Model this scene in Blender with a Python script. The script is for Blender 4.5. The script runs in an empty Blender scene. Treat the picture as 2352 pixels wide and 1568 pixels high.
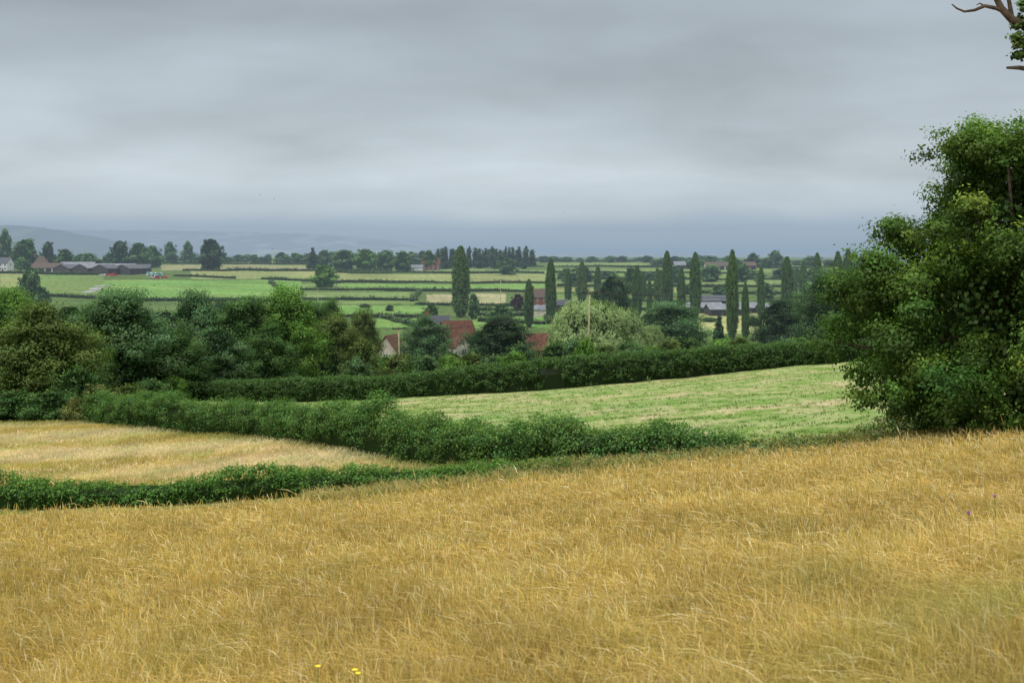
import bpy, math, numpy as np
from mathutils import Vector
scene=bpy.context.scene
F=2940.0; CX=1176.0; HOR=585.0
# ------------------------------------------------------------ helpers
def link(o): scene.collection.objects.link(o); return o
def sn(x,y,scale,seed,n=6):
    r=np.random.RandomState(seed); o=0
    for i in range(n):
        a=r.uniform(0,6.28); k=r.uniform(.6,1.8)/scale*2*math.pi; p=r.uniform(0,6.28)
        o=o+np.sin((x*math.cos(a)+y*math.sin(a))*k+p)
    return o/n**.5/1.3
# ------------------------------------------------------------ terrain height
Dk=np.array([0,45,58,75,100,130,150,200,300,400,550,700,850,1100,1500,2500,5000,15000,30000],float)
cu=np.array([0,400,800,1176,1600,2000,2352],float)
far=[-8.5,-11,-20,-28]
Zc=np.array([
[-1.7,-9.4,-11.6,-13,-14.2,-16,-18,-22,-25,-26,-25,-18.5,-10.5,-7.5,-7]+far,
[-1.7,-9.2,-11.4,-12.6,-13.4,-16,-17.8,-22,-25,-26,-25,-19,-12,-7.5,-7]+far,
[-1.7,-8.85,-10.8,-11.3,-12.5,-15.2,-17,-21.5,-25.5,-26,-25.5,-21.5,-15,-9,-8]+far,
[-1.7,-8.25,-9.8,-10.9,-12.3,-13.7,-16,-20.5,-25.3,-26,-25,-21.5,-15.5,-9.5,-8]+far,
[-1.7,-7.5,-9.0,-9.9,-10.9,-12.6,-13.8,-18.5,-24,-25,-25,-21.5,-15.5,-10,-8]+far,
[-1.7,-7.05,-8.2,-8.9,-10,-11.3,-12.3,-17,-22,-24,-24,-20,-15,-10,-8]+far,
[-1.7,-6.5,-7.3,-8,-8.8,-10,-11.5,-15,-22,-24,-24,-20,-15,-10,-8]+far])
nt,nq=85,700
tg=np.linspace(-.42,.42,nt); q0,q1=math.log(10.5),math.log(30010); qg=np.linspace(q0,q1,nq)
Dg=np.exp(qg)-10
rows=np.array([np.interp(Dg,Dk,z) for z in Zc])
tc=(cu-CX)/F
T=np.array([np.interp(tg,tc,rows[:,j]) for j in range(nq)]).T
def gs(a,s,ax):
    k=np.arange(-int(3*s),int(3*s)+1); w=np.exp(-k*k/(2*s*s)); w/=w.sum()
    p=[(0,0),(0,0)]; p[ax]=(len(k)//2,)*2
    b=np.pad(a,p,mode='edge'); return np.apply_along_axis(lambda m:np.convolve(m,w,'valid'),ax,b)
T=gs(T,5,0); T=gs(T,4,1)
def height(x,y):
    x=np.asarray(x,float); y=np.asarray(y,float)
    D=np.clip(y,.5,29000); t=np.clip(x/np.maximum(y,6),-.42,.42)
    fi=(t+.42)/.84*(nt-1); i=np.clip(fi.astype(int),0,nt-2); fi=fi-i
    fj=(np.log(D+10)-q0)/(q1-q0)*(nq-1); j=np.clip(fj.astype(int),0,nq-2); fj=fj-j
    z=(T[i,j]*(1-fi)+T[i+1,j]*fi)*(1-fj)+(T[i,j+1]*(1-fi)+T[i+1,j+1]*fi)*fj
    z=np.where(y<.5,-1.75-.14*y,z)
    return z+.06*sn(x,y,7,1)*np.clip(y/20,0,1)+.15*sn(x,y,40,2)*np.clip(y/400,0,1)*2
def gz(x,y): return float(height(np.array([x]),np.array([y]))[0])
def at(b,D): return ((b-CX)/F*D, D)
def dist_for(b,v):
    Ds=np.exp(np.linspace(math.log(240),math.log(1700),900)); x=(b-CX)/F*Ds
    vv=HOR-height(x,Ds)/Ds*F
    return float(Ds[np.argmin(np.abs(vv-v))])
# ------------------------------------------------------------ mesh from numpy
def mesh_np(name,V,Fc,C=None,mats=(),midx=None,smooth=False):
    me=bpy.data.meshes.new(name); V=np.asarray(V,np.float32); Fc=np.asarray(Fc,np.int32); k=Fc.shape[1]
    me.vertices.add(len(V)); me.vertices.foreach_set('co',V.ravel())
    me.loops.add(Fc.size); me.loops.foreach_set('vertex_index',Fc.ravel())
    me.polygons.add(len(Fc)); me.polygons.foreach_set('loop_start',np.arange(len(Fc),dtype=np.int32)*k)
    if midx is not None: me.polygons.foreach_set('material_index',np.asarray(midx,np.int32))
    me.polygons.foreach_set('use_smooth',np.full(len(Fc),smooth))
    me.update(calc_edges=True)
    if C is not None:
        a=me.color_attributes.new('col','FLOAT_COLOR','POINT')
        c=np.ones((len(V),4),np.float32); c[:,:3]=C; a.data.foreach_set('color',c.ravel())
    for m in mats: me.materials.append(m)
    return me
def obj(name,me,parent=None,color=None,**p):
    o=bpy.data.objects.new(name,me); link(o)
    if parent: o.parent=parent
    if color: o.color=(*color,1)
    for k,v in p.items(): o[k]=v
    return o
class Geo:
    def __init__(s): s.V=[];s.F=[];s.C=[];s.n=0
    def add(s,V,Fc,C):
        s.V.append(V); s.F.append(np.asarray(Fc)+s.n); s.n+=len(V)
        C=np.asarray(C,float); 
        if C.ndim==1: C=np.tile(C,(len(V),1))
        s.C.append(C)
    def mesh(s,name,mats,smooth=False): return mesh_np(name,np.concatenate(s.V),np.concatenate(s.F),np.concatenate(s.C),mats,None,smooth)
def unit(v): return v/np.maximum(np.linalg.norm(v,axis=1,keepdims=True),1e-6)
def leafquads(C,N,s,asp,r,along=None):
    n=len(C); N=unit(N)
    R=along if along is not None else r.normal(size=(n,3))
    a=unit(R-N*(R*N).sum(1,keepdims=True)); b=np.cross(N,a)
    s=np.asarray(s).reshape(-1,1)
    V=np.stack([C-a*s,C+b*s*asp-a*s*.1,C+a*s,C-b*s*asp-a*s*.1],1).reshape(-1,3)
    return V,np.arange(4*n).reshape(n,4)
def tube(pts,rad,sides=7):
    pts=np.array(pts,float); V=[];Fc=[]
    for i,p in enumerate(pts):
        d=pts[min(i+1,len(pts)-1)]-pts[max(i-1,0)]; d/=np.linalg.norm(d)+1e-9
        u=np.cross(d,[0,0,1] if abs(d[2])<.9 else [1,0,0]); u/=np.linalg.norm(u); w=np.cross(d,u)
        for k in range(sides):
            a=2*math.pi*k/sides; V.append(p+rad[i]*(u*math.cos(a)+w*math.sin(a)))
    for i in range(len(pts)-1):
        for k in range(sides):
            k2=(k+1)%sides; Fc.append([i*sides+k,i*sides+k2,(i+1)*sides+k2,(i+1)*sides+k])
    b=(len(pts)-1)*sides
    for k in range(1,sides-1,2): Fc.append([b,b+k,b+(k+1)%sides,b+(k+2)%sides])
    return np.array(V),np.array(Fc)
def clump_leaves(g,cen,rad,nl,size,r,up=.35,squash=.8,asp=.55,var=.25,jit=.7,sub=14,subr=.34,huev=.05,yel=0,sv=.5):
    # clumps > sprays > leaves
    m=len(cen); ns=m*sub; ci=np.repeat(np.arange(m),sub)
    sd=unit(r.normal(size=(ns,3))+[0,0,up]); sc=cen[ci]+sd*rad[ci][:,None]*(.45+.62*r.rand(ns,1))*[1,1,squash]
    sr=rad[ci]*subr*(.5+r.rand(ns)); sb=1-sv/2+sv*r.rand(ns)
    w=sr**2; idx=r.choice(ns,nl,p=w/w.sum())
    q=r.normal(size=(nl,3)); P=sc[idx]+q*sr[idx][:,None]*[.75,.75,.5]
    N=sd[idx]*.9+unit(q)*.5+r.normal(size=(nl,3))*jit*.55+[0,0,.25]
    V,Fc=leafquads(P,N,size*(.6+.8*r.rand(nl)),asp,r)
    cb=((.8+.4*r.rand(m))[ci]*sb)[idx]; hue=((r.normal(size=m)*huev)[ci]+r.normal(size=ns)*huev)[idx]
    l=cb*(1+var*r.normal(size=nl)).clip(.35,1.9)*(.86+.34*sd[idx][:,2]+.1*q[:,2]).clip(.4,2)  # top light and underside shade painted in: upward sprays lighter
    if yel:
        ys_=((r.rand(m)<yel)[ci]*(r.rand(ns)<.6))[idx]*(sd[idx][:,2]>.0); l=l*(1+.6*ys_); hue=hue+.2*ys_  # painted highlights: some upward sprays brighter and yellower
    Cc=np.stack([l*(1+hue+.06*r.normal(size=nl)),l,l*(1-hue*.5)],1).clip(.05,4)
    g.add(V,Fc,np.repeat(Cc,4,0)); return P
PROF=dict(
 broad=[(.02,.7),(.12,.88),(.35,1),(.58,.98),(.76,.82),(.9,.58),(1,.25)],
 poplar=[(.03,.45),(.1,.82),(.35,1),(.65,.92),(.85,.62),(.95,.32),(1,.06)],
 willow=[(0,.97),(.3,1),(.6,.96),(.82,.82),(1,.55)],
 conifer=[(.02,1),(.3,.8),(.6,.5),(.85,.22),(1,.03)],
 bush=[(0,.9),(.3,1),(.6,.88),(.85,.6),(1,.25)],
 oak=[(0.03,.82),(.12,.97),(.22,1),(.40,1.0),(.48,.90),(.57,.78),(.71,.66),(.82,.54),(.94,.50),(1,.3)])
def crown(kind,H,R,ncl,clr,nleaf,ls,seed,fill=.2,**kw):
    r=np.random.RandomState(seed); g=Geo(); p=np.array(PROF[kind])
    hs=r.rand(ncl*5); rf=np.interp(hs,p[:,0],p[:,1]); keep=r.rand(len(hs))<(rf*.75+.25); hs=hs[keep][:ncl]; rf=rf[keep][:ncl]
    n=len(hs); an=np.arange(n)*2.39996+r.rand(n)*.6; amp={'poplar':.15,'oak':.7}.get(kind,1)
    lob=1+amp*(.09*np.sin(an*2+seed)+.08*np.sin(an*3+hs*6))
    cr=clr*(.55+.9*r.rand(n)); rd=np.maximum(R*rf*lob-cr*.55,0)*r.rand(n)**.3
    z=p[0,0]*H+hs*(H*(1-p[0,0])-cr*.6)
    z=np.maximum(z,cr*.4)
    cen=np.stack([rd*np.cos(an),rd*np.sin(an),z],1)
    if kind=='willow':
        idx=r.choice(n,nleaf); d=unit(r.normal(size=(nleaf,3))+[0,0,.3]); 
        ns=2200; sa=r.choice(n,ns); sdir=unit(r.normal(size=(ns,3))+[0,0,.3]); sp=cen[sa]+sdir*cr[sa][:,None]*.85; si=r.choice(ns,nleaf)
        drop=r.rand(nleaf)**1.3*(H*.15)*(.3+r.rand(ns))[si]; out=unit(sp*[1,1,0])[si]; P=sp[si]+r.normal(size=(nleaf,3))*[.28,.28,.22]; P[:,2]-=drop; P+=out*(.4*np.sqrt(drop[:,None]/H)); P[:,2]=np.maximum(P[:,2],.2)
        al=np.stack([r.normal(size=nleaf)*.5,r.normal(size=nleaf)*.5,-np.ones(nleaf)],1)
        V,Fc=leafquads(P,out+r.normal(size=(nleaf,3))*.4+[0,0,.9],ls*(.7+.8*r.rand(nleaf)),.34,r,al)
        l=((.86+.28*r.rand(ns))[si])*(.85+.3*r.rand(nleaf))*(1.1-.25*drop/drop.max()); g.add(V,Fc,np.repeat(np.stack([l,l,l*.95],1),4,0))
    elif kind=='poplar':
        # fastigiate: dense column of upward sprays
        ns=1100; hh=r.rand(ns); a0=r.rand(ns)*6.283; pr=np.interp(hh,p[:,0],p[:,1])
        R0=R*pr*(.93+.07*np.sin(a0*3+hh*9+seed))*(.55+.45*r.rand(ns)**.4); base=np.stack([R0*np.cos(a0),R0*np.sin(a0),hh*H*.96+.3],1)
        si=r.choice(ns,nleaf); f=r.rand(nleaf); P=base[si]+r.normal(size=(nleaf,3))*[.13,.13,.2]; P[:,2]+=f*1.5; P[:,:2]*=(1-.12*f)[:,None]; P[:,2]=np.minimum(P[:,2],H+.4*r.rand(nleaf))
        out=unit(P*[1,1,0]); V,Fc=leafquads(P,out+r.normal(size=(nleaf,3))*.6+[0,0,.35],ls*(.6+.8*r.rand(nleaf)),.5,r)
        l=((.68+.64*r.rand(ns))[si])*(.75+.5*r.rand(nleaf)); hu=(r.normal(size=ns)*.07)[si]; g.add(V,Fc,np.repeat(np.stack([l*(1+hu),l,l*(1-hu)],1),4,0))
    else:
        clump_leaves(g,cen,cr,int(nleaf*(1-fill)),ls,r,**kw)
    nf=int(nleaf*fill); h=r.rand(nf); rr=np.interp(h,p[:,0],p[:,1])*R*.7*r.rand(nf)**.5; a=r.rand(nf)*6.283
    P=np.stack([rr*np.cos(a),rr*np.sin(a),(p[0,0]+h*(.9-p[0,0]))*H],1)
    V,Fc=leafquads(P,r.normal(size=(nf,3)),ls*1.6*np.ones(nf),.8,r); g.add(V,Fc,np.array([.45,.5,.5]))  # inner leaves coloured dark, painting the shade inside the crown
    return g,cen
def trunk(H,R,cen,seed,tr,nlimb=9,top=.6):
    r=np.random.RandomState(seed+50); g=Geo(); bark=np.array([1,1,1.])
    pts=[[0,0,-.6]]+[[.36*tr*r.normal()*k/5,.36*tr*r.normal()*k/5,H*top*k/5] for k in range(6)]
    V,Fc=tube(pts,[tr*1.5,tr*1.25]+[tr*(1-.75*k/5) for k in range(1,6)],9); g.add(V,Fc,bark)
    for i in r.choice(len(cen),min(nlimb,len(cen)),False):
        c=cen[i]; z0=min(H*(.12+.4*r.rand()),max(c[2]-.3,H*.1)); s=np.array([0,0,z0]); L=c-s
        ps=[s+L*k/5+np.array([r.normal(),r.normal(),r.normal()])*.04*np.linalg.norm(L)*(0<k<5) for k in range(6)]
        V,Fc=tube(ps,[tr*.45*(1-.16*k) for k in range(6)],6); g.add(V,Fc,bark)
    return g
# ------------------------------------------------------------ materials
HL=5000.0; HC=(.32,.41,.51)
ng=bpy.data.node_groups.new('painted_haze','ShaderNodeTree')  # distance haze painted onto surfaces as emission, growing away from the origin
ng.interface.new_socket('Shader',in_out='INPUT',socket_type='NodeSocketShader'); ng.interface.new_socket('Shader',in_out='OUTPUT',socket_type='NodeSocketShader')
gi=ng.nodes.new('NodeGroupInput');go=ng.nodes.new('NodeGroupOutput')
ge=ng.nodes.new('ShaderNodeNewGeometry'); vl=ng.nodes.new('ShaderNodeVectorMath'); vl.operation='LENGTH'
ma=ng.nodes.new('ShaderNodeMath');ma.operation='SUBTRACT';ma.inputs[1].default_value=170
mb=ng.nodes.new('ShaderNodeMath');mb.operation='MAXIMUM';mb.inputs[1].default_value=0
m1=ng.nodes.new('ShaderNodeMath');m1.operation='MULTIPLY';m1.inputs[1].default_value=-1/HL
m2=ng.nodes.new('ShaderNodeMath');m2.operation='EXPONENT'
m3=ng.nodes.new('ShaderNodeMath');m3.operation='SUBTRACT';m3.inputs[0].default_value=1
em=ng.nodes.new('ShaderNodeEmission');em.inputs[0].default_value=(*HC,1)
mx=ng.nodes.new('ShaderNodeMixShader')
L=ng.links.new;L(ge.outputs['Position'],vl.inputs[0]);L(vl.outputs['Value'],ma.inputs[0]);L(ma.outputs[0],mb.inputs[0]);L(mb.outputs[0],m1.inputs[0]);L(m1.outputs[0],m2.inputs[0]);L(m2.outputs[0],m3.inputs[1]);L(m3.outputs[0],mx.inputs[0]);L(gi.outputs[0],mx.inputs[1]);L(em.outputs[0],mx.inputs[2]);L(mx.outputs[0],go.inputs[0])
def newmat(name):
    m=bpy.data.materials.new(name); m.use_nodes=True; nt_=m.node_tree; nt_.nodes.clear()
    m.cycles.emission_sampling='NONE'
    return m,nt_,lambda t:nt_.nodes.new(t),nt_.links.new
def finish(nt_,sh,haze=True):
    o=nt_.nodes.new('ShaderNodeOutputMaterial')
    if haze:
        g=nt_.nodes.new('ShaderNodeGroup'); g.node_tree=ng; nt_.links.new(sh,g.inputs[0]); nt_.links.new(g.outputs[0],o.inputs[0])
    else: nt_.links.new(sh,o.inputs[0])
def mixc(n,l,a,b,fac=None,mode='MULTIPLY',f=1.0):
    x=n('ShaderNodeMix'); x.data_type='RGBA'; x.blend_type=mode; x.inputs[0].default_value=f
    if fac is not None: l(fac,x.inputs[0])
    for s,v in((6,a),(7,b)):
        if isinstance(v,tuple): x.inputs[s].default_value=(*v,1)
        else: l(v,x.inputs[s])
    return x.outputs[2]
def foliage(name,trans=.3,tint=True,gloss=.012,haze=True):
    m,t,n,l=newmat(name); a=n('ShaderNodeAttribute'); a.attribute_name='col'; c=a.outputs['Color']
    if tint:
        oi=n('ShaderNodeObjectInfo'); c=mixc(n,l,c,oi.outputs['Color'])
    d=n('ShaderNodeBsdfDiffuse'); tr=n('ShaderNodeBsdfTranslucent'); l(c,d.inputs[0]); 
    c2=mixc(n,l,c,(1.15,1.25,.6)); l(c2,tr.inputs[0])
    x=n('ShaderNodeMixShader'); x.inputs[0].default_value=trans; l(d.outputs[0],x.inputs[1]); l(tr.outputs[0],x.inputs[2]); s=x.outputs[0]
    if gloss:
        gl=n('ShaderNodeBsdfGlossy'); gl.inputs['Roughness'].default_value=.5; gl.inputs[0].default_value=(.9,.95,.9,1)
        y=n('ShaderNodeMixShader'); y.inputs[0].default_value=gloss; l(s,y.inputs[1]); l(gl.outputs[0],y.inputs[2]); s=y.outputs[0]
    finish(t,s,haze); return m
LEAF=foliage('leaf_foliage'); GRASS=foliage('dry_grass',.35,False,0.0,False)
def solid(name,c,rough=.8,nscale=2.0,amt=.3,wave=None):
    m,t,n,l=newmat(name); tc_=n('ShaderNodeTexCoord'); no=n('ShaderNodeTexNoise'); no.inputs['Scale'].default_value=nscale; no.inputs['Detail'].default_value=6
    l(tc_.outputs['Object'],no.inputs['Vector'])
    rp=n('ShaderNodeValToRGB'); rp.color_ramp.elements[0].position=.3; rp.color_ramp.elements[1].position=.7
    rp.color_ramp.elements[0].color=(*[v*(1-amt) for v in c],1); rp.color_ramp.elements[1].color=(*[min(1,v*(1+amt)) for v in c],1)
    l(no.outputs[0],rp.inputs[0]); col=rp.outputs[0]
    if wave:
        w=n('ShaderNodeTexWave'); w.bands_direction=wave[1]; w.inputs['Scale'].default_value=wave[0]; w.inputs['Distortion'].default_value=.6; l(tc_.outputs['Object'],w.inputs['Vector'])
        r2=n('ShaderNodeValToRGB'); r2.color_ramp.elements[0].color=(.6,.6,.6,1); r2.color_ramp.elements[1].color=(1.1,1.1,1.1,1); l(w.outputs[0],r2.inputs[0]); col=mixc(n,l,col,r2.outputs[0])
    b=n('ShaderNodeBsdfPrincipled'); b.inputs['Roughness'].default_value=rough; l(col,b.inputs['Base Color']); b.inputs['Specular IOR Level'].default_value=.2
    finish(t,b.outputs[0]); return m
BARK=solid('bark',(.09,.065,.045),.9,6,.5)
CREAM=solid('cream_render',(.50,.46,.37),.9,.8,.15); STONE=solid('rubble_stone',(.38,.35,.28),.95,4,.35)
BRICK=solid('red_brick',(.20,.085,.058),.9,3,.3); TILE=solid('red_clay_tiles',(.14,.064,.044),.9,2.2,.45,wave=(2.2,'Z')); SLATE=solid('dark_slate',(.08,.085,.10),.6,1.5,.3)
BTILE=solid('brown_tiles',(.11,.08,.065),.85,2,.3)
WHITE=solid('white_paint',(.55,.55,.54),.6,1,.06); GLASS=solid('window_glass',(.04,.05,.06),.1,1,.2); TIN=solid('grey_roof_sheet',(.21,.225,.25),.6,.4,.3,wave=(1.5,'X'))
DTIN=solid('dark_roof_sheet',(.075,.08,.095),.5,.4,.3,wave=(1.5,'X')); BOARD=solid('dark_boarding',(.06,.055,.055),.8,1,.3)
WOOD=solid('weathered_pole_wood',(.36,.33,.19),.85,3,.25); IRON=solid('dark_iron',(.03,.03,.03),.5,3,.2)
TEAL=solid('green_wrap',(.1,.28,.26),.5,2,.3); REDP=solid('red_paint',(.5,.05,.04),.4,2,.1); TYRE=solid('tyre_rubber',(.02,.02,.02),.8,3,.2)
YEL=solid('yellow_petal',(.85,.68,.03),.6,20,.1); PUR=solid('purple_petal',(.42,.16,.5),.6,20,.2); STEM=solid('green_stem',(.1,.16,.04),.8,10,.2); ASPH=solid('asphalt',(.3,.3,.3),.9,1,.15)
# ------------------------------------------------------------ ground
near_hedge=[(215,112,2.3),(300,105,2.3),(400,98,2.3),(640,88,2.25),(800,77,2.3),(900,71,2.3),(1000,66,2.35),(1090,62.5,2.1),(1176,60,2.05),(1290,57.5,1.95),(1400,55.5,1.8),(1500,54,1.55),(1600,53,1.3),(1680,52.5,.95),(1740,52.3,.6)]
low_hedge=[(-260,60,1.35),(0,58,1.3),(200,57,1.25),(400,56.5,1.2),(600,56.5,1.15),(800,55.5,1.05),(940,54,.9),(1060,53,.75),(1200,52,.6),(1300,51.5,.45)]
scrub=[(1150,50.5,.5),(1400,50,.45),(1600,50,.45),(1800,51,.55),(1950,51.5,.6),(2100,52,.55),(2352,52.5,.5),(2500,53,.5)]
mid_hedge=[(405,176,1.8),(430,170,2.3),(560,160,2.7),(700,152,2.9),(850,145,2.7),(1000,138,2.7),(1130,132,2.9),(1270,128,3.1),(1430,133,3.2),(1600,138,3.1),(1750,144,2.9),(1900,150,2.7),(2150,152,2.6),(2500,155,2.6)]
def fieldcol(x,y):
    n=len(x); b=CX+x/np.maximum(y,6)*F; z=height(x,y); v=HOR-z/np.maximum(y,6)*F
    C=np.tile(np.array([.11,.16,.055]),(n,1)); 
    G1=(.18,.30,.085);G=(.17,.24,.08);G2=(.20,.265,.10);Y=(.26,.285,.12);Tn=(.28,.27,.15);Pl=(.35,.33,.19);PY=(.38,.38,.17)
    J=sn(x,y,120,9)*1.2
    for a0,a1,v0,v1,c in [(370,720,590,603,G1),(370,720,609,621,Tn),(440,800,623,640,Y),(740,1262,629,647,Y),(900,1262,619,628,G2),(0,100,628,660,Y),(60,240,632,676,G),(240,690,643,690,G1),(690,950,652,664,G2),(780,1262,652,666,G1),(700,940,670,685,G2),(980,1160,676,696,Pl),(690,960,691,699,G),(700,985,702,727,G1),(850,1000,731,752,G1),(1080,1262,706,712,G),(1080,1262,727,752,G1),(1262,1700,629,639,G),(1262,1960,644,655,G2),(1270,1600,662,671,Y),(1590,1870,718,765,PY),(1262,2000,617,625,G2),(1262,2000,603,611,G2),(1262,1450,676,690,G),(1890,2352,620,760,G2),(1262,1600,700,760,G),(450,1262,597,604,G2)]:
        m=(y>235)&(b>a0)&(b<a1)&(v>v0+J)&(v<v1+J); C[m]=c
    st=1+.12*sn(x,y,60,31)+.1*sn(x*.15,y,9,32); C=C*st[:,None]
    u=np.array([p[0] for p in near_hedge]); d=np.array([p[1] for p in near_hedge]); nd=np.interp(b,u,d,left=112,right=50)
    u2=np.array([p[0] for p in mid_hedge]); d2=np.array([p[1] for p in mid_hedge]); md=np.interp(b,u2,d2,left=178)
    m=(y>nd)&(y<md)&(b>380)
    s1=np.clip(sn(x,y*.8,9,81)*.45+sn(x*.5+y*.2,y*.5,17,82)*.6+sn(x,y,2.6,83)*.25,0,1)[:,None]
    C[m]=(np.array([.265,.33,.12])*(1-s1)+np.array([.43,.37,.21])*s1)[m]
    m=(y>md)&(y<=235); C[m]=(.07,.11,.03)
    u3=np.array([p[0] for p in low_hedge]); d3=np.array([p[1] for p in low_hedge]); ld=np.interp(b,u3,d3)
    m=(y<nd)&(y>ld)&(b<1150)&(y<150)
    C[m]=np.array([.48,.385,.20])*(1+.15*sn(x,y,9,5))[m][:,None]
    g=m&((y>nd-5)|(b>900)); C[g]=(.25,.26,.10)
    m=(y>118)&(b<=380)&(y<236); C[m]=(.07,.11,.03)
    m=(y<=ld)&(b<1190)|((y<=nd)&(b>=1150)); m&=y<62
    e=np.clip((y-46)/8,0,1)[:,None]; gold=np.array([.24,.165,.05]); gr=np.array([.20,.20,.075])
    C[m]=(gold*(1-e)+gr*e)[m]
    return C
ys=np.concatenate([np.linspace(-14,20,45)[:-1],np.exp(np.linspace(math.log(20),math.log(250),250))[:-1],np.exp(np.linspace(math.log(250),math.log(1600),380))[:-1],np.exp(np.linspace(math.log(1600),math.log(29000),50))])
ss=np.concatenate([np.linspace(-1.4,-.46,30)[:-1],np.linspace(-.46,.46,760),np.linspace(.46,1.4,30)[1:]])
SX,YY=np.meshgrid(ss,ys); XX=SX*(np.maximum(YY,0)+14*np.exp(-np.maximum(YY,0)/30)); XX=XX.ravel();YY=YY.ravel()
ZZ=height(XX,YY); W=len(ss); Hh=len(ys)
I=np.arange(W*Hh).reshape(Hh,W); Q=np.stack([I[:-1,:-1],I[:-1,1:],I[1:,1:],I[1:,:-1]],-1).reshape(-1,4)
m,t,n,l=newmat('meadow_ground'); a=n('ShaderNodeAttribute');a.attribute_name='col'; ge_=n('ShaderNodeNewGeometry')
def noi(scale,vecscale,det=5,lo=.35,hi=.65,c0=(.6,.6,.6),c1=(1.35,1.35,1.35),dist=0):
    mp=n('ShaderNodeMapping'); mp.inputs['Scale'].default_value=vecscale; l(ge_.outputs['Position'],mp.inputs['Vector'])
    x=n('ShaderNodeTexNoise'); x.inputs['Scale'].default_value=scale;x.inputs['Detail'].default_value=det; x.inputs['Distortion'].default_value=dist; l(mp.outputs[0],x.inputs['Vector'])
    r=n('ShaderNodeValToRGB'); r.color_ramp.elements[0].position=lo;r.color_ramp.elements[1].position=hi;r.color_ramp.elements[0].color=(*c0,1);r.color_ramp.elements[1].color=(*c1,1); l(x.outputs[0],r.inputs[0]); return r.outputs[0]
c=mixc(n,l,a.outputs['Color'],noi(.55,(.8,.7,.0),7,.38,.6,(.55,.76,.45),(1.15,1.04,1.15),.6))
c=mixc(n,l,c,noi(3.5,(1,.8,0),4,.3,.7,(.66,.74,.64),(1.3,1.22,1.3)))
c=mixc(n,l,c,noi(.06,(.3,1,0),6,.35,.7,(.85,.95,.9),(1.2,1.05,1.2)))
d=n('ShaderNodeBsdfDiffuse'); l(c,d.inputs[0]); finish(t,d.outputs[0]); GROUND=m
obj('ground',mesh_np('ground',np.stack([XX,YY,ZZ],1),Q,fieldcol(XX,YY),[GROUND],None,True),kind='structure',label='rolling farmland of meadows and pasture fields',category='ground')
# ------------------------------------------------------------ hills
def hill(name,D,pts,depth,col,seed,label,c2):
    us=np.linspace(pts[0][0],pts[-1][0],700); vv=np.interp(us,[p[0] for p in pts],[p[1] for p in pts])
    k=np.ones(21)/21; vv=np.convolve(np.pad(vv,10,mode='edge'),k,'valid')
    x=(us-CX)/F*D; top=(HOR-vv)/F*D; top=top+D/F*(.7*sn(us,us*0,60,seed)+.35*sn(us,us*0,9,seed+1)+.3*sn(us,us*0,4,seed+9))
    R=[]; 
    for f,yy in ((0,-depth),(.25,-depth*.75),(.5,-depth*.5),(.8,-depth*.22),(1,0),(.6,depth)):
        R.append(np.stack([x,np.full_like(x,D+yy)+60*sn(us,us*0+f*50,80,seed+3),-25+(top+25)*f+(8*sn(us,us*0+f*99,70,seed+5) if 0<f<1 else 0)],1))
    V=np.concatenate(R);w=len(us);I=np.arange(6*w).reshape(6,w);Q=np.stack([I[:-1,:-1],I[:-1,1:],I[1:,1:],I[1:,:-1]],-1).reshape(-1,4)
    m,t,n,l=newmat(name+'_woods'); g=n('ShaderNodeNewGeometry'); mp=n('ShaderNodeMapping');mp.inputs['Scale'].default_value=(1,.5,6);l(g.outputs['Position'],mp.inputs['Vector'])
    no=n('ShaderNodeTexNoise');no.inputs['Scale'].default_value=.004;no.inputs['Detail'].default_value=8;l(mp.outputs[0],no.inputs['Vector'])
    r=n('ShaderNodeValToRGB');e=r.color_ramp.elements;e[0].position=.5;e[0].color=(*col,1);e[1].position=.66;e[1].color=(*c2,1);l(no.outputs[0],r.inputs[0])
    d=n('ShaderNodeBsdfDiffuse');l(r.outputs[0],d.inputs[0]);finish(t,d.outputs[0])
    obj(name,mesh_np(name,V,Q,None,[m],None,True),kind='structure',label=label,category='hill')
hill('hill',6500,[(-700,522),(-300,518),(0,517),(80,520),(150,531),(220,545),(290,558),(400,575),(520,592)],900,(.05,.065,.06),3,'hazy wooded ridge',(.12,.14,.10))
hill('hill',12000,[(-900,520),(0,527),(200,528),(400,530),(600,534),(760,539),(810,545),(900,552),(960,562),(1020,573),(1150,580),(1400,584),(1900,583),(2500,580),(3000,578)],1500,(.07,.10,.09),8,'long pale blue ridge fading into haze',(.32,.36,.26))
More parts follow.
